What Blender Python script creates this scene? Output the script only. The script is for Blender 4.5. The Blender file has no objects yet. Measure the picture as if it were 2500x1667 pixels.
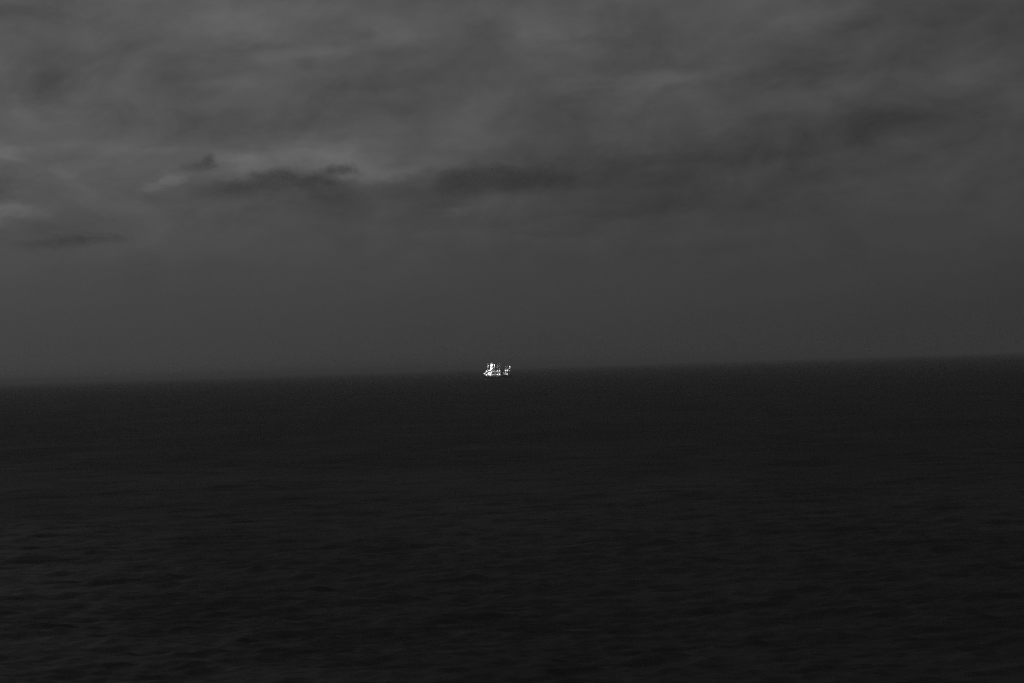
import bpy, bmesh, math, random
import numpy as np
from mathutils import Vector, Matrix, noise as mnoise

SC = bpy.context.scene
COL = SC.collection
rad = math.radians

# ------------------------------------------------------------------ camera
CAM_H = 19.0                                   # a low cliff top above the sea
F = 1250.0 / math.tan(rad(10.0))               # focal length in photo pixels (20 degrees across)
ROLL, HORIZON_Y = rad(1.80), 893.0
PITCH = (HORIZON_Y - 833.5) / F
fwd = Vector((0, math.cos(PITCH), math.sin(PITCH)))
r0, u0 = Vector((1, 0, 0)), Vector((0, -math.sin(PITCH), math.cos(PITCH)))
c_right = r0 * math.cos(ROLL) - u0 * math.sin(ROLL)
c_up = r0 * math.sin(ROLL) + u0 * math.cos(ROLL)
cam = bpy.data.cameras.new('camera')
cam.lens = 18.0 / math.tan(rad(10.0)); cam.sensor_width = 36.0
cam.clip_start, cam.clip_end = 0.5, 300000.0
cam_o = bpy.data.objects.new('camera', cam); COL.objects.link(cam_o)
m = Matrix.Identity(4)
for i in range(3):
    m[i][0], m[i][1], m[i][2] = c_right[i], c_up[i], -fwd[i]
m.translation = (0, 0, CAM_H)
cam_o.matrix_world = m
SC.camera = cam_o

def heading(x, y):
    """direction of a spot of the photograph, as (azimuth, elevation) in degrees, azimuth from +Y towards +X"""
    d = (fwd + c_right * ((x - 1250) / F) + c_up * ((833.5 - y) / F)).normalized()
    return math.degrees(math.atan2(d.x, d.y)), math.degrees(math.asin(d.z))

def ray(x, y):
    return (fwd + c_right * ((x - 1250) / F) + c_up * ((833.5 - y) / F)).normalized()

# ------------------------------------------------------------------ world: overcast dusk sky in black and white
class Nodes:
    def __init__(s, tree): s.t = tree; s.n = tree.nodes; s.l = tree.links
    def new(s, typ, **kw):
        n = s.n.new(typ)
        for k, v in kw.items(): setattr(n, k, v)
        return n
    def put(s, sock, v):
        if isinstance(v, bpy.types.NodeSocket): s.l.new(v, sock)
        else: sock.default_value = v
    def m(s, op, a, b=None, c=None, clamp=False):
        n = s.new('ShaderNodeMath', operation=op, use_clamp=clamp)
        s.put(n.inputs[0], a)
        if b is not None: s.put(n.inputs[1], b)
        if c is not None: s.put(n.inputs[2], c)
        return n.outputs[0]
    def comb(s, x, y, z):
        n = s.new('ShaderNodeCombineXYZ')
        for i, v in enumerate((x, y, z)): s.put(n.inputs[i], v)
        return n.outputs[0]
    def noise(s, vec, scale, detail=4, rough=0.5, dist=0.0):
        n = s.new('ShaderNodeTexNoise')
        s.put(n.inputs['Vector'], vec)
        n.inputs['Scale'].default_value = scale; n.inputs['Detail'].default_value = detail
        n.inputs['Roughness'].default_value = rough; n.inputs['Distortion'].default_value = dist
        return n.outputs['Fac']
    def mapr(s, v, a, b, c, d, smooth=True):
        n = s.new('ShaderNodeMapRange', interpolation_type='SMOOTHSTEP' if smooth else 'LINEAR')
        s.put(n.inputs['Value'], v)
        for k, x in zip(('From Min', 'From Max', 'To Min', 'To Max'), (a, b, c, d)): n.inputs[k].default_value = x
        return n.outputs['Result']

SUN_AZ, SUN_EL = -30.0, 3.0                    # the faint light left of the view, behind the overcast
world = bpy.data.worlds.new('World'); SC.world = world
world.use_nodes = True
world.cycles.sampling_method = 'MANUAL'; world.cycles.sample_map_resolution = 512
W = Nodes(world.node_tree); W.n.clear()
tc = W.new('ShaderNodeTexCoord')
nrm = W.new('ShaderNodeVectorMath', operation='NORMALIZE'); W.l.new(tc.outputs['Generated'], nrm.inputs[0])
sep = W.new('ShaderNodeSeparateXYZ'); W.l.new(nrm.outputs[0], sep.inputs[0])
dx, dy, dz = sep.outputs
deg = 180.0 / math.pi
AZ = W.m('MULTIPLY', W.m('ARCTAN2', dx, dy), deg)
EL = W.m('MULTIPLY', W.m('ARCSINE', dz), deg)
UP = W.m('MAXIMUM', dz, 0.0)
# clear twilight behind the clouds
sky = W.new('ShaderNodeTexSky', sky_type='NISHITA')
sky.sun_disc = False; sky.sun_elevation = rad(SUN_EL); sky.sun_rotation = rad(SUN_AZ); sky.dust_density = 3.0
bw = W.new('ShaderNodeRGBToBW'); W.l.new(sky.outputs[0], bw.inputs[0])
clear = W.m('MULTIPLY', W.m('MINIMUM', bw.outputs[0], 1.2), 0.05)
# the cloud deck: luminance rises from the horizon, and towards the bright side of the sky
lift = W.m('ADD', W.m('MULTIPLY', W.mapr(EL, 0.3, 5.2, 0, 1), 0.038), W.m('MULTIPLY', W.mapr(EL, 6.0, 50.0, 0, 1), -0.006))
side = W.m('SUBTRACT', 1.0, W.m('MULTIPLY', dx, 1.15))
side = W.m('MAXIMUM', side, 0.30)
side = W.m('MINIMUM', side, 1.6)
deck = W.m('MULTIPLY', W.m('ADD', 0.0470, lift), side)
# texture of the deck, drawn on a level sheet overhead so that it closes up towards the horizon
inv = W.m('DIVIDE', 1.0, W.m('ADD', UP, 0.085))
px_ = W.m('MULTIPLY', dx, inv); py_ = W.m('MULTIPLY', dy, inv)
flat = W.comb(px_, W.m('MULTIPLY_ADD', py_, 0.62, W.m('MULTIPLY', px_, -0.12)), 0.0)
big = W.noise(flat, 2.0, 3, 0.5, 0.35)
mid = W.noise(W.comb(W.m('ADD', px_, 7.3), W.m('MULTIPLY_ADD', py_, 0.6, W.m('MULTIPLY', px_, -0.10)), 2.0), 4.5, 4, 0.5, 0.3)
fine = W.noise(W.comb(W.m('ADD', px_, 1.7), W.m('MULTIPLY', py_, 0.6), 5.0), 11.0, 3, 0.5, 0.2)
tex = W.m('ADD', W.m('ADD', W.m('MULTIPLY', W.m('SUBTRACT', big, 0.5), 0.40), W.m('MULTIPLY', W.m('SUBTRACT', mid, 0.5), 0.20)),
          W.m('MULTIPLY', W.m('SUBTRACT', fine, 0.5), 0.05))
tex = W.m('MULTIPLY', tex, W.mapr(EL, 0.9, 4.2, 0.06, 1.0))
sph = W.comb(dx, dy, W.m('MULTIPLY_ADD', dz, 1.75, W.m('MULTIPLY', dx, -0.16)))
lump1 = W.noise(sph, 27.0, 6, 0.58, 0.5)
lump2 = W.noise(W.comb(W.m('ADD', dx, 3.0), dy, W.m('MULTIPLY', dz, 1.7)), 80.0, 5, 0.6, 0.3)
lumps_ = W.m('ADD', W.m('MULTIPLY', W.m('SUBTRACT', lump1, 0.5), 0.98), W.m('MULTIPLY', W.m('SUBTRACT', lump2, 0.5), 0.26))
tex = W.m('ADD', tex, W.m('MULTIPLY', lumps_, W.mapr(EL, 1.0, 4.0, 0.10, 1.0)))
# thinner and thicker places of the deck: (x, y, half width, half height, slope, change of luminance)
wv = W.comb(W.m('MULTIPLY', AZ, 0.55), W.m('MULTIPLY', EL, 1.4), 0.0)
wa = W.m('MULTIPLY', W.m('SUBTRACT', W.noise(wv, 1.6, 5, 0.62), 0.5), 1.7)
wv2 = W.comb(W.m('ADD', W.m('MULTIPLY', AZ, 0.55), 31.0), W.m('MULTIPLY', EL, 1.4), 4.0)
we = W.m('MULTIPLY', W.m('SUBTRACT', W.noise(wv2, 1.8, 5, 0.62), 0.5), 0.75)
AZw, ELw = W.m('ADD', AZ, wa), W.m('ADD', EL, we)
PLACES = [
    # bright breaks
    (790, 385, 150, 40, 0.03, 0.62), (690, 355, 60, 30, 0.1, 0.10), (585, 398, 62, 32, 0.0, 0.46), (400, 443, 40, 15, 0.35, 0.50), (940, 416, 130, 24, 0.03, 0.44),
    (20, 514, 75, 16, 0.08, 0.50), (28, 375, 42, 20, 0.0, 0.34), (130, 418, 62, 17, -0.22, 0.24), (190, 462, 50, 22, -0.4, 0.16), (320, 368, 170, 18, -0.03, 0.16),
    (100, 290, 120, 26, -0.03, 0.20), (560, 62, 170, 40, 0.15, 0.22), (690, 25, 200, 34, 0.1, 0.12), (965, 88, 62, 32, 0.0, 0.22), (780, 132, 90, 18, 0.1, 0.16), (560, 198, 55, 20, 0.0, 0.20),
    (1300, 40, 110, 60, 0.1, 0.26), (1400, 62, 70, 30, 0.0, 0.08), (1140, 300, 60, 60, 0.9, 0.12), (1500, 198, 150, 22, 0.04, 0.18), (1660, 182, 120, 22, 0.04, 0.16), (1750, 170, 120, 18, 0.1, 0.10), (1960, 50, 130, 36, 0.15, 0.24),
    (2040, 100, 110, 18, 0.1, 0.10), (2310, 195, 90, 20, -0.1, 0.20), (2420, 170, 60, 20, 0.1, 0.10), (1125, 512, 55, 9, -0.04, 0.24), (1560, 335, 40, 20, 0.5, 0.08), (2200, 350, 90, 18, 0.1, 0.14),
    (260, 510, 260, 26, 0, 0.10), (440, 600, 320, 50, 0, 0.06),
    # thick, dark places
    (60, 110, 170, 120, 0.0, -0.10), (70, 200, 120, 46, 0.05, -0.24), (100, 20, 160, 34, 0.0, -0.30), (330, 120, 120, 26, 0.1, -0.08), (540, 300, 200, 40, 0.0, -0.20), (900, 205, 200, 24, 0.10, -0.22), (840, 90, 60, 30, 0.0, -0.14),
    (600, 118, 90, 20, 0.12, -0.16), (5, 440, 46, 22, 0.0, -0.20), (2420, 50, 150, 70, 0.1, -0.22), (1480, 105, 130, 22, 0.02, -0.18), (1700, 70, 90, 26, 0.1, -0.10), (1180, 90, 90, 40, 0.2, -0.14),
    (1960, 185, 170, 24, 0.08, -0.18), (2150, 292, 260, 34, 0.08, -0.17), (1870, 385, 230, 30, 0.12, -0.13), (1430, 520, 230, 24, 0.03, -0.15), (1640, 500, 120, 22, 0.05, -0.05),
    (1580, 390, 220, 22, 0.02, -0.14), (1660, 616, 220, 18, 0.05, -0.07), (1340, 572, 140, 10, 0.02, -0.10), (780, 470, 300, 34, 0, -0.17), (1760, 430, 620, 150, 0.02, -0.20), (2250, 260, 380, 130, 0, -0.08),
    (1420, 440, 210, 46, 0.0, -0.20), (420, 330, 70, 14, 0.2, -0.10),
]
acc = None
sky_spot = W.comb(AZw, ELw, 0.0)
for (x, y, hw, hh, sl, amp) in PLACES:
    a0, e0 = heading(x, y)
    mp = W.new('ShaderNodeMapping', vector_type='TEXTURE')
    W.l.new(sky_spot, mp.inputs['Vector'])
    mp.inputs['Location'].default_value = (a0, e0, 0); mp.inputs['Rotation'].default_value = (0, 0, math.atan(sl))
    mp.inputs['Scale'].default_value = (hw * deg / F, hh * deg / F, 1)
    dt = W.new('ShaderNodeVectorMath', operation='DOT_PRODUCT')
    W.l.new(mp.outputs[0], dt.inputs[0]); W.l.new(mp.outputs[0], dt.inputs[1])
    acc = W.m('MULTIPLY_ADD', W.m('POWER', 1 / math.e, dt.outputs['Value']), amp, 0.0 if acc is None else acc)
mod = W.m('ADD', W.m('ADD', 1.0, tex), acc)
lum = W.m('MULTIPLY', deck, W.m('MAXIMUM', mod, 0.35))
lum = W.m('ADD', W.m('MULTIPLY', lum, 0.92), W.m('MULTIPLY', clear, 0.08))
bg = W.new('ShaderNodeBackground')
cc = W.new('ShaderNodeCombineColor')
for i in range(3): W.l.new(lum, cc.inputs[i])
W.l.new(cc.outputs[0], bg.inputs[0]); bg.inputs[1].default_value = 1.0
out = W.new('ShaderNodeOutputWorld'); W.l.new(bg.outputs[0], out.inputs[0])

sun = bpy.data.lights.new('sun', 'SUN'); sun.energy = 0.05; sun.angle = rad(30); sun.color = (1, 1, 1)
sun_o = bpy.data.objects.new('sun', sun); COL.objects.link(sun_o)
sd = Vector((math.sin(rad(SUN_AZ)), math.cos(rad(SUN_AZ)), math.tan(rad(SUN_EL + 17))))
sun_o.rotation_euler = sd.to_track_quat('Z', 'Y').to_euler()

SC.view_settings.view_transform = 'Standard'; SC.view_settings.look = 'None'
SC.view_settings.exposure = 0.0; SC.view_settings.gamma = 1.0
SC.view_settings.use_curve_mapping = False
SC.render.engine = 'CYCLES'
SC.cycles.use_denoising = False           # the sensor-like grain of few samples suits this dim long-lens picture
SC.cycles.max_bounces = 6; SC.cycles.volume_bounces = 0

# ------------------------------------------------------------------ helpers
def obj(name, me, mat=None, parent=None):
    o = bpy.data.objects.new(name, me); COL.objects.link(o)
    if mat is not None and not me.materials: me.materials.append(mat)
    if parent is not None: o.parent = parent
    return o

def from_bm(bm, name, smooth=False):
    me = bpy.data.meshes.new(name); bm.to_mesh(me); bm.free()
    if smooth:
        for p in me.polygons: p.use_smooth = True
    return me

def material(name, base, rough=0.6, metal=0.0, grain=0.0, scale=1.0):
    mt = bpy.data.materials.new(name); mt.use_nodes = True
    N = Nodes(mt.node_tree); b = N.n['Principled BSDF']
    b.inputs['Roughness'].default_value = rough; b.inputs['Metallic'].default_value = metal
    if grain:
        t = N.new('ShaderNodeTexCoord')
        f = N.noise(t.outputs['Object'], scale, 5, 0.6)
        v = N.mapr(f, 0.3, 0.7, base * (1 - grain), base * (1 + grain))
        c = N.new('ShaderNodeCombineColor')
        for i in range(3): N.l.new(v, c.inputs[i])
        N.l.new(c.outputs[0], b.inputs['Base Color'])
    else:
        b.inputs['Base Color'].default_value = (base, base, base, 1)
    return mt

def glow(name, strength):
    mt = bpy.data.materials.new(name); mt.use_nodes = True
    b = mt.node_tree.nodes['Principled BSDF']
    b.inputs['Base Color'].default_value = (0.8, 0.8, 0.8, 1)
    b.inputs['Emission Color'].default_value = (1, 1, 1, 1)
    b.inputs['Emission Strength'].default_value = strength
    return mt

# ------------------------------------------------------------------ sea
rng = np.random.default_rng(11)
FAR = 70000.0
rs = [70.0]
while rs[-1] < FAR:
    r = rs[-1]
    rs.append(r + max(0.36, r * r * 0.0000078))
rs = np.array(rs); rs[-1] = FAR
core = np.linspace(-20, 20, 761)
left = -20 - np.cumsum(np.linspace(0.1, 6.0, 46)); left = left[left > -179]
angs = np.concatenate([left[::-1], core, -left])
angs = np.radians(angs)
nr, na = len(rs), len(angs)
A, R = np.meshgrid(angs, rs)
X, Y = R * np.sin(A), R * np.cos(A)
dr = np.gradient(rs)[:, None]; da = np.gradient(angs)[None, :]
space = np.maximum(dr, R * da)
Z = np.zeros_like(X)
DX = np.zeros_like(X); DY = np.zeros_like(X)
for k in range(64):
    lam = 1.1 * (15.0 / 1.1) ** (k / 63.0) * rng.uniform(0.93, 1.07)
    th = rng.normal(rad(-14), rad(48))
    kx, ky = math.sin(th) * 2 * math.pi / lam, -math.cos(th) * 2 * math.pi / lam
    amp = 0.0068 * lam * min(1.0, (4.5 / lam) ** 1.0) * rng.uniform(0.6, 1.3)
    w = np.clip((lam / space - 2.0) / 2.5, 0, 1); w = w * w * (3 - 2 * w)
    if w.max() <= 0: continue
    ph = X * kx + Y * ky + rng.uniform(0, 2 * math.pi)
    Z += amp * w * np.cos(ph)
    s_ = -amp * w * np.sin(ph) * 0.8 * lam / (2 * math.pi)
    DX += s_ * kx; DY += s_ * ky
X = X + DX; Y = Y + DY
verts = np.stack([X, Y, Z], -1).reshape(-1, 3)
verts = np.vstack([verts, [[0, 0, 0]]])
ii, jj = np.meshgrid(np.arange(nr - 1), np.arange(na - 1), indexing='ij')
v00 = (ii * na + jj).ravel()
quads = np.stack([v00, v00 + na, v00 + na + 1, v00 + 1], -1)
seam = np.arange(nr - 1) * na
quads = np.vstack([quads, np.stack([seam + na - 1, seam + 2 * na - 1, seam + na, seam], -1)])
tri_j = np.arange(na); tris = np.stack([np.full(na, nr * na), tri_j, (tri_j + 1) % na], -1)
me = bpy.data.meshes.new('sea')
nq, nt = len(quads), len(tris)
me.vertices.add(len(verts)); me.vertices.foreach_set('co', verts.astype(np.float32).ravel())
me.loops.add(nq * 4 + nt * 3)
me.loops.foreach_set('vertex_index', np.concatenate([quads.ravel(), tris.ravel()]).astype(np.int32))
me.polygons.add(nq + nt)
me.polygons.foreach_set('loop_start', np.concatenate([np.arange(nq) * 4, nq * 4 + np.arange(nt) * 3]).astype(np.int32))
me.polygons.foreach_set('use_smooth', np.ones(nq + nt, bool))
me.update(calc_edges=True)

CHOP = (0.8, 1.0, 0.40)
wm = bpy.data.materials.new('sea_water'); wm.use_nodes = True
N = Nodes(wm.node_tree); b = N.n['Principled BSDF']
b.inputs['Base Color'].default_value = (0.058, 0.058, 0.058, 1)
b.inputs['IOR'].default_value = 1.333
b.inputs['Roughness'].default_value = 0.64; b.inputs['Specular IOR Level'].default_value = 0.25
g = N.new('ShaderNodeNewGeometry')
sp = N.new('ShaderNodeSeparateXYZ'); N.l.new(g.outputs['Position'], sp.inputs[0])
def slopes(sx, sy, off, sc, det, k):                          # unresolved wavelets tilt the surface by a noise of slopes
    n = N.new('ShaderNodeTexNoise')
    N.put(n.inputs['Vector'], N.comb(N.m('MULTIPLY', sp.outputs[0], sx), N.m('MULTIPLY', sp.outputs[1], sy), off))
    n.inputs['Scale'].default_value = sc; n.inputs['Detail'].default_value = det; n.inputs['Roughness'].default_value = 0.6
    v = N.new('ShaderNodeVectorMath', operation='SUBTRACT'); N.l.new(n.outputs['Color'], v.inputs[0]); v.inputs[1].default_value = (.5, .5, .5)
    w = N.new('ShaderNodeVectorMath', operation='MULTIPLY'); N.l.new(v.outputs[0], w.inputs[0]); w.inputs[1].default_value = (k * 0.7, k, 0)
    return w.outputs[0]
gust = N.noise(N.comb(N.m('MULTIPLY', sp.outputs[0], 1.0), N.m('MULTIPLY', sp.outputs[1], 0.28), 40.0), 0.022, 4, 0.55)
away = N.new('ShaderNodeVectorMath', operation='LENGTH'); N.l.new(g.outputs['Position'], away.inputs[0])
unres = N.mapr(away.outputs['Value'], 220.0, 900.0, 0.0, 0.24)             # the modelled waves end here, so their slopes go into the roughness
N.l.new(N.m('MINIMUM', N.m('ADD', N.mapr(gust, 0.35, 0.65, 0.58, 0.76), unres), 1.0), b.inputs['Roughness'])   # gusts roughen the water in patches
nv = g.outputs['Normal']
for a in ((0.6, 1.0, 0.0, 1.4, 3, CHOP[0]), (0.5, 1.0, 9.0, 0.16, 3, CHOP[1]), (0.4, 1.0, 17.0, 0.02, 2, CHOP[2])):
    ad = N.new('ShaderNodeVectorMath', operation='ADD'); N.l.new(nv, ad.inputs[0]); N.l.new(slopes(*a), ad.inputs[1]); nv = ad.outputs[0]
nn = N.new('ShaderNodeVectorMath', operation='NORMALIZE'); N.l.new(nv, nn.inputs[0])
N.l.new(nn.outputs[0], b.inputs['Normal'])
sea = obj('sea', me, wm); sea['kind'] = 'structure'
sea['label'] = 'dark choppy grey sea reaching to a hazy horizon'

# ------------------------------------------------------------------ the lit vessel
PAINT = material('white_paint', 0.72, 0.5, 0, 0.15, 0.8)
HULL = material('hull_paint', 0.03, 0.5, 0, 0.4, 0.5)
GREY = material('grey_metal', 0.34, 0.5, 0.0, 0.25, 0.7)
DECK = material('deck_plating', 0.12, 0.7, 0, 0.3, 0.6)
CAP = material('lamp_cap', 0.08, 0.5)
GLASS = material('window_glass', 0.02, 0.15)
BULB = glow('lamp_bulb', 5.0)
BULB_DIM = glow('dim_lamp_bulb', 1.8)
LIT = glow('lit_window', 1.0)

SHIP_PX, WATER_PX = 1216.0, 921.5
d = ray(SHIP_PX, WATER_PX); t = CAM_H / -d.z
ship_at = Vector((0, 0, CAM_H)) + d * t
MPP = t / F                                                    # metres in a photo pixel at the vessel
K = 1.0
ship = bpy.data.objects.new('fishing_vessel', None); COL.objects.link(ship)
ship.location = (ship_at.x, ship_at.y, 0.0)
ship.rotation_euler = (0, 0, -math.atan2(ship_at.x, ship_at.y) + rad(7))
ship.empty_display_size = 5
ship['label'] = 'distant dark-hulled vessel blazing with white deck lamps just below the horizon'
ship['category'] = 'ship'

def L(x, y):                                                    # photo spot -> metres along the vessel and above the water
    return (x - SHIP_PX) * MPP, (WATER_PX - y) * MPP + (x - SHIP_PX) * MPP * -0.031

def bbox(bm, x0, x1, y0, y1, z0, z1, bev=0.0):
    r = bmesh.ops.create_cube(bm, size=1.0)
    for v in r['verts']:
        v.co = Vector((x0 + (v.co.x + .5) * (x1 - x0), y0 + (v.co.y + .5) * (y1 - y0), z0 + (v.co.z + .5) * (z1 - z0)))
    if bev:
        es = list({e for v in r['verts'] for e in v.link_edges})
        bmesh.ops.bevel(bm, geom=es, offset=bev, segments=2, affect='EDGES')

def tube(bm, p, q, ra, rb=None, seg=10):
    p, q = Vector(p), Vector(q); rb = ra if rb is None else rb
    ax = (q - p); ln = ax.length
    r = bmesh.ops.create_cone(bm, cap_ends=True, segments=seg, radius1=ra, radius2=rb, depth=ln)
    rot = ax.to_track_quat('Z', 'Y').to_matrix()
    for v in r['verts']: v.co = rot @ v.co + (p + q) / 2

def box_part(name, mat, *a, bev=0.12, parent=ship):
    bm = bmesh.new(); bbox(bm, *a, bev=bev); return obj(name, from_bm(bm, name), mat, parent)

def tubes_part(name, mat, segs, parent=ship):
    bm = bmesh.new()
    for s in segs: tube(bm, *s)
    return obj(name, from_bm(bm, name, True), mat, parent)

# hull: stations from stern to bow with a rising sheer and a flared bow
st = []
XS = np.concatenate([np.linspace(-25.5, 14, 14), np.linspace(15.5, 23.2, 9)])
for x in XS:
    tt = (x + 25.5) / 48.7
    beam = 4.6 * min(1.0, 0.82 + 1.2 * tt) * (1 - max(0, (tt - 0.62) / 0.38) ** 2.2)
    beam = max(beam, 0.12)
    sheer = 2.7 + 0.5 * (1 - tt) ** 2 + (2.3 / (1 + math.exp(-(x - 8) * 2.2))) + 1.2 * max(0, tt - 0.6)
    wl = beam * (0.9 if tt < 0.6 else 0.9 - 0.75 * ((tt - 0.6) / 0.4))
    row = [(0.35 * wl, -2.6), (wl * 0.9, -1.6), (wl, 0.0), (beam * 0.97, sheer * 0.55), (beam, sheer)]
    rake = 0.25 * max(0, tt - 0.8) / 0.2
    st.append([(x + rake * max(z, -1) * 1.0, y, z) for (y, z) in row])
bm = bmesh.new()
ringsv = []
for row in st:
    ringsv.append([bm.verts.new((x, -y, z)) for x, y, z in row[::-1]] + [bm.verts.new((x, y, z)) for x, y, z in row])
for a, c in zip(ringsv[:-1], ringsv[1:]):
    for i in range(len(a) - 1): bm.faces.new((a[i], a[i + 1], c[i + 1], c[i]))
bm.faces.new(ringsv[0]); bm.faces.new(ringsv[-1][::-1])
bmesh.ops.recalc_face_normals(bm, faces=bm.faces)
hull = obj('hull', from_bm(bm, 'hull'), HULL, ship); hull['label'] = 'unlit dark hull'
bm = bmesh.new()                                               # deck, a little below the rail
prev = None
for row in st:
    x, y, z = row[-1]
    cur = [bm.verts.new((x, -(y - 0.06), z - 0.7)), bm.verts.new((x, y - 0.06, z - 0.7))]
    if prev: bm.faces.new((prev[0], cur[0], cur[1], prev[1]))
    prev = cur
obj('deck', from_bm(bm, 'deck'), DECK, ship)
bm = bmesh.new()                                               # rubbing strake
for s in (-1, 1):
    for a, c in zip(st[:-1], st[1:]):
        tube(bm, (a[3][0], s * (a[3][1] + 0.03), a[3][2]), (c[3][0], s * (c[3][1] + 0.03), c[3][2]), 0.14, None, 6)
obj('rubbing_strake', from_bm(bm, 'rubbing_strake'), GREY, hull)

# superstructure aft
house = box_part('deckhouse', PAINT, -19.0, -9.2, -3.7, 3.7, 2.2, 6.8)
box_part('boat_deck', GREY, -20.2, -8.6, -4.2, 4.2, 6.8, 7.05, bev=0.05)
upper = box_part('bridge_deckhouse', PAINT, -17.2, -9.8, -3.2, 3.2, 7.05, 10.6)
box_part('bridge_roof', GREY, -17.8, -9.0, -3.7, 3.7, 10.6, 10.82, bev=0.05)
for i in range(5):
    w_ = box_part('bridge_window', GREY, -16.5 + i * 1.32, -15.5 + i * 1.32, -3.27, -3.18, 8.75, 9.85, bev=0.03, parent=upper)
    box_part('pane', LIT, -16.42 + i * 1.32, -15.58 + i * 1.32, -3.30, -3.268, 8.83, 9.77, bev=0, parent=w_)
for i in range(6):
    bm = bmesh.new(); tube(bm, (-18.0 + i * 1.5, -3.78, 5.0), (-18.0 + i * 1.5, -3.68, 5.0), 0.30, None, 14)
    p_ = obj('porthole', from_bm(bm, 'porthole'), GREY, house)
    bm = bmesh.new(); tube(bm, (-18.0 + i * 1.5, -3.80, 5.0), (-18.0 + i * 1.5, -3.775, 5.0), 0.22, None, 14)
    obj('pane', from_bm(bm, 'pane'), LIT, p_)
dr_ = box_part('deckhouse_door', GREY, -9.2, -9.1, -0.45, 0.45, 2.3, 4.3, bev=0.03, parent=house)
# tapering tower and thin mast, added to stand in for a light trail
bm = bmesh.new()
r = bmesh.ops.create_cube(bm, size=1.0)
for v in r['verts']:
    top = v.co.z > 0
    v.co = Vector(((-10.6 if not top else -9.9) + v.co.x * (4.6 if not top else 3.6), v.co.y * (3.6 if not top else 2.8), 10.8 if not top else 27.0))
bmesh.ops.bevel(bm, geom=list(bm.edges), offset=0.5, segments=3, affect='EDGES')
tower = obj('trail_tower', from_bm(bm, 'trail_tower'), PAINT, ship); tower['label'] = 'tall white tower added in place of a light trail'
box_part('tower_cap', HULL, -11.6, -8.2, -1.5, 1.5, 26.8, 27.5, bev=0.1, parent=tower)
for i in range(3):
    tubes_part('exhaust_pipe', GREY, [((-10.9 + i, 0, 27.4), (-10.9 + i, 0, 28.5), 0.22)], tower)
mast = tubes_part('trail_mast', GREY, [((-9.2, 0, 27.4), (-9.2, 0, 37.0), 0.42, 0.28)])
tubes_part('yard', GREY, [((-9.2, -2.4, 32.5), (-9.2, 2.4, 32.5), 0.09)], mast)
box_part('radar_scanner', PAINT, -10.6, -7.8, -0.2, 0.2, 29.8, 30.2, bev=0.08, parent=mast)
# mast added aft where a lamp's light trail runs upward
am = tubes_part('aft_trail_mast', PAINT, [((-18.2, 0, 6.9), (-16.4, 0, 26.2), 0.75, 0.60)])
tubes_part('crosstree', GREY, [((-17.2, -1.8, 17.5), (-17.2, 1.8, 17.5), 0.14)], am)
# working deck: lamp gantry on stanchions
gan = tubes_part('lamp_gantry', PAINT, [((-9.0, s * 3.6, 10.3), (3.6, s * 3.6, 10.3), 0.16) for s in (-1, 1)] + [((x, -3.6, 10.3), (x, 3.6, 10.3), 0.12) for x in (-6, -2.5, 0.8, 3.4)])
for x in (-6.0, -2.5, 0.8, 3.4):
    for s in (-1, 1):
        tubes_part('stanchion', PAINT, [((x, s * 3.7, 2.2), (x, s * 3.6, 10.3), 0.22, 0.18)])
box_part('work_deck_shelter', PAINT, -9.0, 1.0, -2.6, 2.6, 2.2, 5.6)
wn = box_part('winch_house', GREY, 1.4, 3.4, -1.8, 1.8, 2.2, 4.8)
# slim posts added as the faint upright light trails, midships and forward
for x, z0, z1, lean in ((-6.4, 5.6, 22.5, 0.9), (-1.6, 5.6, 24.5, 1.4), (2.2, 4.8, 26.0, 1.6), (13.0, 5.4, 21.0, 1.2), (15.6, 5.4, 26.0, 0.9)):
    p_ = tubes_part('trail_post', PAINT, [((x, 0.6, z0), (x + lean, 0.6, z1), 0.52, 0.40)])
    tubes_part('spreader', GREY, [((x + lean * 0.8, -0.9, z0 + (z1 - z0) * 0.8), (x + lean * 0.8, 2.1, z0 + (z1 - z0) * 0.8), 0.10)], p_)
# forecastle
fc = box_part('forecastle_house', PAINT, 9.6, 16.2, -2.5, 2.5, 4.6, 7.6)
for i in range(3):
    box_part('pane', LIT, 10.4 + i * 1.9, 11.1 + i * 1.9, -2.56, -2.502, 6.2, 6.9, bev=0, parent=fc)
fm = tubes_part('foremast', PAINT, [((19.6, 0, 5.4), (20.9, 0, 18.2), 0.45, 0.32), ((20.9, 0, 18.2), (22.2, 0, 33.0), 0.30, 0.18)])  # mast for the bow lamp, its topmast drawn up along a faint light trail
tubes_part('trail_boom', PAINT, [((20.6, -0.8, 15.0), (18.9, -0.9, 11.3), 0.30), ((18.9, -0.9, 11.3), (16.9, -1.0, 14.6), 0.30), ((16.9, -1.0, 14.6), (15.4, -1.0, 13.9), 0.26)])  # bent boom added in the shape of one lamp's zigzag light trail
tubes_part('anchor_windlass', GREY, [((21.6, -1.0, 5.9), (21.6, 1.0, 5.9), 0.55)])
# rails
for s in (-1, 1):
    segs = []
    for a, c in zip(st[:-1], st[1:]):
        for h in (0.45, 0.95):
            segs.append(((a[-1][0], s * a[-1][1] * 0.98, a[-1][2] + h), (c[-1][0], s * c[-1][1] * 0.98, c[-1][2] + h), 0.045, None, 5))
        segs.append(((a[-1][0], s * a[-1][1] * 0.98, a[-1][2]), (a[-1][0], s * a[-1][1] * 0.98, a[-1][2] + 0.95), 0.05, None, 5))
    tubes_part('railing', PAINT, segs)

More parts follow.
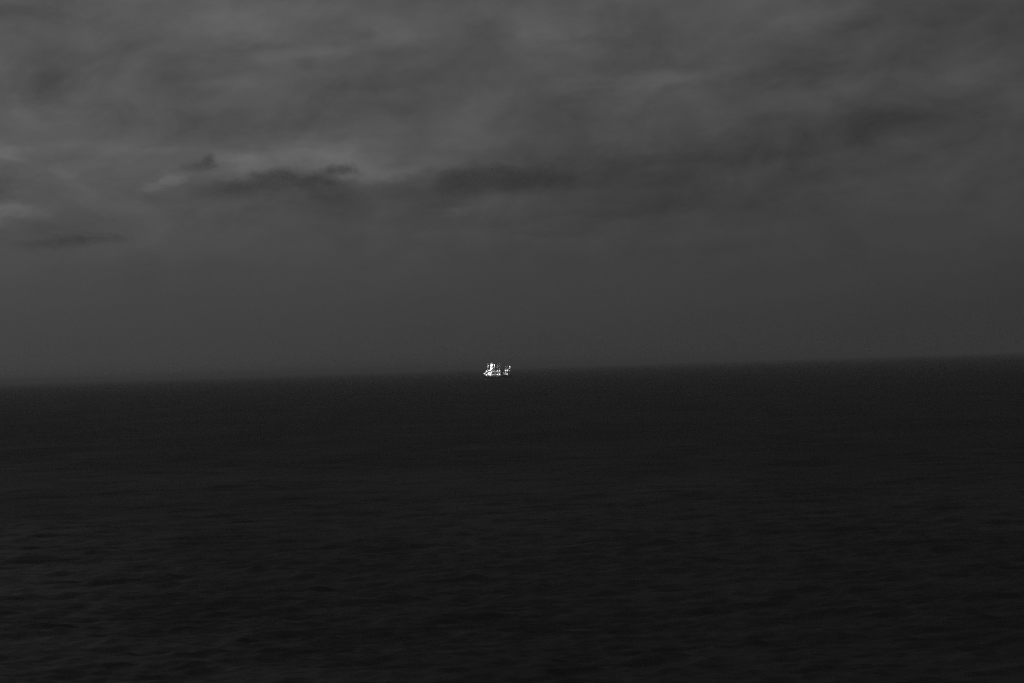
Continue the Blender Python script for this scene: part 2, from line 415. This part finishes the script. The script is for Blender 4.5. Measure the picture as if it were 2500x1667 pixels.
# lamps
def lamp_meshes(ra):
    bm = bmesh.new(); bmesh.ops.create_uvsphere(bm, u_segments=12, v_segments=8, radius=ra)
    for v in bm.verts: v.co.z *= 1.15
    bulb = from_bm(bm, 'bulb', True)
    bm = bmesh.new(); tube(bm, (0, 0, ra * 0.95), (0, 0, ra * 1.7), ra * 0.75, ra * 0.35, 10)
    return bulb, from_bm(bm, 'lamp_cap')
MESH = {}
def lamp(px, py, size, mat, y=-3.9):
    key = (size, mat.name)
    if key not in MESH:
        bl, cp = lamp_meshes(size); bl.materials.append(mat); cp.materials.append(CAP); MESH[key] = (bl, cp)
    bl, cp = MESH[key]
    x, z = L(px, py)
    o = obj('deck_lamp', cp, None, ship); o.location = (x, y, z)
    obj('bulb', bl, None, o)
    top, yb = z + size * 1.6, 0.9                               # the bracket reaches back and down to what carries the lamp
    foot = max([v for (a, c, v) in ((-30, 30, 2.2), (-20.2, -8.6, 7.0), (9.6, 16.2, 7.5), (16.2, 23, 5.0)) if a <= x <= c and v < top - .3])
    bm = bmesh.new()
    if z > 15 or (x > 17 and z > 9): tube(bm, (0, 0, size * 1.6), (0.3, -y - 0.3, size * 1.6), 0.07, None, 6)
    elif -9.2 < x < 3.8 and z > 8: tube(bm, (0, 0, size * 1.6), (0, 0.35, 10.3 - z), 0.07, None, 6)
    else:
        tube(bm, (0, 0, size * 1.6), (0, yb, size * 1.6), 0.07, None, 6)
        tube(bm, (0, yb, size * 1.6 + 0.07), (0, yb, foot - z), 0.09, None, 6)
    obj('bracket', from_bm(bm, 'bracket'), CAP, o)
B, D = BULB, BULB_DIM
LAMPS = [
    (1182, 910.5, .75, B), (1185, 909, .7, B), (1187, 913.5, 1.05, B), (1187.7, 905, 1.0, B),
    (1191, 911, .9, B), (1194, 908, .9, B), (1194, 913, .9, B), (1197, 910.5, .9, B), (1197.5, 913.5, .9, B), (1199, 907, .8, B),
    (1193.5, 903, .95, B), (1197, 902.5, 1.0, B), (1199, 900, .8, B), (1198, 890.6, .8, B),
    (1202.5, 904.6, .6, D), (1206, 904.7, .75, D), (1211, 904.5, .6, B), (1215, 904, .8, B), (1219.7, 903.6, 1.0, B),
    (1202, 913, .8, D), (1205.2, 913, .7, D), (1210.6, 912.9, .7, D), (1214.2, 912.7, .75, B), (1219.2, 912.4, .95, B),
    (1209, 909.7, .5, D), (1213, 909.6, .5, D), (1216.5, 908.8, .6, D), (1221.3, 907.5, .5, D),
    (1234, 903, .9, B), (1238.5, 903, .85, B), (1230, 908.4, .65, D), (1234.5, 908.4, .75, D), (1233.8, 911.9, .7, D), (1237.9, 911.7, .8, B),
    (1245, 894, .85, B), (1244.6, 903.4, .5, D),
]
for (px, py, s_, mt) in LAMPS:
    lamp(px, py, s_ * 0.70, mt)

def added_flood(pos, aim, power, cone):                          # added projector, lens and beam, put in to brighten the tower and posts
    dv = (Vector(aim) - Vector(pos)).normalized()
    bm = bmesh.new(); tube(bm, Vector(pos) - dv * 0.5, Vector(pos), 0.18, 0.34, 12)
    f_ = obj('added_flood', from_bm(bm, 'added_flood'), CAP, ship)
    bm = bmesh.new(); tube(bm, Vector(pos) + dv * 0.005, Vector(pos) + dv * 0.03, 0.28, 0.28, 12)
    obj('lens', from_bm(bm, 'lens'), BULB, f_)
    lt = bpy.data.lights.new('added_flood_beam', 'SPOT'); lt.energy = power; lt.spot_size = rad(cone); lt.spot_blend = 0.6; lt.shadow_soft_size = 0.25
    lo = bpy.data.objects.new('added_flood_beam', lt); COL.objects.link(lo); lo.parent = ship
    lo.location = Vector(pos) + dv * 0.1; lo.rotation_euler = dv.to_track_quat('-Z', 'Y').to_euler()
added_flood((-14.5, -3.6, 11.4), (-10.2, -1.2, 22.0), 22000, 70)
added_flood((-6.5, -4.2, 10.8), (-9.9, -1.0, 22.0), 36000, 60)
added_flood((-16.4, -1.6, 25.6), (-10.4, -1.8, 20.0), 9000, 60)
added_flood((3.7, -2.2, 24.5), (-9.0, -1.0, 21.0), 60000, 42)
added_flood((-7.8, -3.0, 26.4), (0.5, 0.4, 17.0), 2600, 80)
added_flood((-12.3, -2.4, 26.2), (-17.0, -0.3, 18.5), 4000, 75)
added_flood((20.2, -1.6, 18.6), (15.0, 0.4, 15.0), 1500, 85)
added_flood((16.6, -1.4, 22.0), (20.6, -0.3, 15.0), 6000, 70)

# ------------------------------------------------------------------ low dark clouds under the deck
def cloud(label, x, y, wpx, hpx, dist, lumps, seed, dens, albedo=0.8, group='low dark scud clouds'):
    """lumps: (u, v, ru, rv) across and up in units of half width / half height"""
    dd = ray(x, y); c = Vector((0, 0, CAM_H)) + dd * dist
    mpp = dist / F; hw, hh = wpx / 2 * mpp, hpx / 2 * mpp
    bm = bmesh.new()
    for (u, v, ru, rv, wt) in lumps:
        r = bmesh.ops.create_icosphere(bm, subdivisions=3, radius=1.0)
        for vt in r['verts']:
            vt.co = Vector((u * hw + vt.co.x * ru * hw * 1.45, vt.co.y * rv * hh * 1.9, v * hh + vt.co.z * rv * hh * 1.45))
    o = obj('dark_cloud', from_bm(bm, 'cloud'), None)
    rm = o.modifiers.new('skin', 'REMESH'); rm.mode = 'VOXEL'; rm.voxel_size = hh * 0.16
    dg = bpy.context.evaluated_depsgraph_get()
    me2 = bpy.data.meshes.new_from_object(o.evaluated_get(dg)); o.modifiers.clear(); o.data = me2
    for p in me2.polygons: p.use_smooth = True
    mt = bpy.data.materials.new('cloud_vapour'); mt.use_nodes = True
    N = Nodes(mt.node_tree); N.n.clear()
    t = N.new('ShaderNodeTexCoord'); P = t.outputs['Object']
    acc = None
    for (u, v, ru, rv, wt) in lumps:
        mp = N.new('ShaderNodeMapping', vector_type='TEXTURE'); N.l.new(P, mp.inputs['Vector'])
        mp.inputs['Location'].default_value = (u * hw, 0, v * hh); mp.inputs['Scale'].default_value = (ru * hw, rv * hh * 1.3, rv * hh)
        dt = N.new('ShaderNodeVectorMath', operation='DOT_PRODUCT'); N.l.new(mp.outputs[0], dt.inputs[0]); N.l.new(mp.outputs[0], dt.inputs[1])
        acc = N.m('MULTIPLY_ADD', N.m('POWER', 1 / math.e, dt.outputs['Value']), wt, 0.0 if acc is None else acc)
    sc_ = N.new('ShaderNodeMapping', vector_type='TEXTURE'); N.l.new(P, sc_.inputs['Vector'])
    sc_.inputs['Scale'].default_value = (hh * 1.5, hh * 1.5, hh); sc_.inputs['Location'].default_value = (seed * 13.7 * hh, 0, 0)
    nz = N.noise(sc_.outputs[0], 1.7, 5, 0.62, 0.4)
    f = N.m('ADD', acc, N.m('MULTIPLY', N.m('SUBTRACT', nz, 0.5), 2.4))
    sz = N.new('ShaderNodeSeparateXYZ'); N.l.new(P, sz.inputs[0])
    foot = N.mapr(sz.outputs[2], -1.3 * hh, 0.9 * hh, 0.0, 1.0)
    pv = N.new('ShaderNodeVolumePrincipled')
    pv.inputs['Color'].default_value = (albedo, albedo, albedo, 1)
    N.l.new(N.m('MULTIPLY', N.m('MULTIPLY', N.mapr(f, 0.12, 1.30, 0, 1), foot), dens / hh), pv.inputs['Density'])
    o_ = N.new('ShaderNodeOutputMaterial'); N.l.new(pv.outputs[0], o_.inputs['Volume'])
    me2.materials.clear(); me2.materials.append(mt)
    o.location = c
    o.rotation_euler = (0, 0, -math.atan2(dd.x, dd.y))
    o['label'] = label; o['category'] = 'cloud'; o['group'] = group
    return o

cloud('small dark peaked scud cloud beside a bright break, leftmost of the row', 490, 408, 138, 62, 12000,
      [(-.55, -.15, .40, .40, .9), (0, .1, .36, .5, 1), (.30, .38, .22, .55, 1), (.65, -.15, .36, .4, .7)], 3, 0.85)
cloud('long low dark scud cloud under the brightest break', 685, 446, 350, 104, 12500,
      [(-.75, -.15, .28, .35, .7), (-.35, .05, .30, .45, .8), (0, .30, .26, .45, 1), (.3, .12, .28, .45, .9), (.65, -.05, .3, .4, .7), (0, -.3, .8, .5, .5)], 8, 1.0)
cloud('small dark humped scud cloud at the end of the row', 820, 424, 150, 66, 12200,
      [(-.6, -.15, .35, .4, .9), (-.1, .2, .40, .45, 1), (.35, .25, .32, .4, 1), (.7, -.2, .3, .35, .7)], 14, 1.0)
cloud('large dark ragged cloud to the middle of the sky', 1225, 450, 400, 150, 13000,
      [(-.70, -.05, .16, .38, 1.1), (-.48, .18, .22, .40, 1.1), (-.2, .34, .28, .40, 1.1), (.12, .2, .3, .42, .9), (-.3, -.15, .4, .40, .9), (.45, .08, .34, .42, .85), (.8, 0, .30, .36, .7)], 21, 0.95)
cloud('lone flat dark lens-shaped cloud low on the pale edge of the sky', 190, 592, 330, 74, 15000,
      [(-.65, -.2, .34, .38, 1.15), (-.25, 0, .36, .45, 1.1), (.12, .22, .32, .45, 1), (.55, .1, .35, .4, .8)], 30, 0.65)

# ------------------------------------------------------------------ sea haze
bm = bmesh.new()
bbox(bm, -80000, 80000, -80000, 80000, -4.0, 40.0)
hm = bpy.data.materials.new('sea_haze'); hm.use_nodes = True
N = Nodes(hm.node_tree); N.n.clear()
pv = N.new('ShaderNodeVolumePrincipled')
pv.inputs['Color'].default_value = (0.88, 0.88, 0.88, 1)
pv.inputs['Density'].default_value = 0.000098
o_ = N.new('ShaderNodeOutputMaterial'); N.l.new(pv.outputs[0], o_.inputs['Volume'])
hz = obj('haze', from_bm(bm, 'haze'), hm); hz['kind'] = 'stuff'
hz['label'] = 'thin grey haze lying over the far sea'
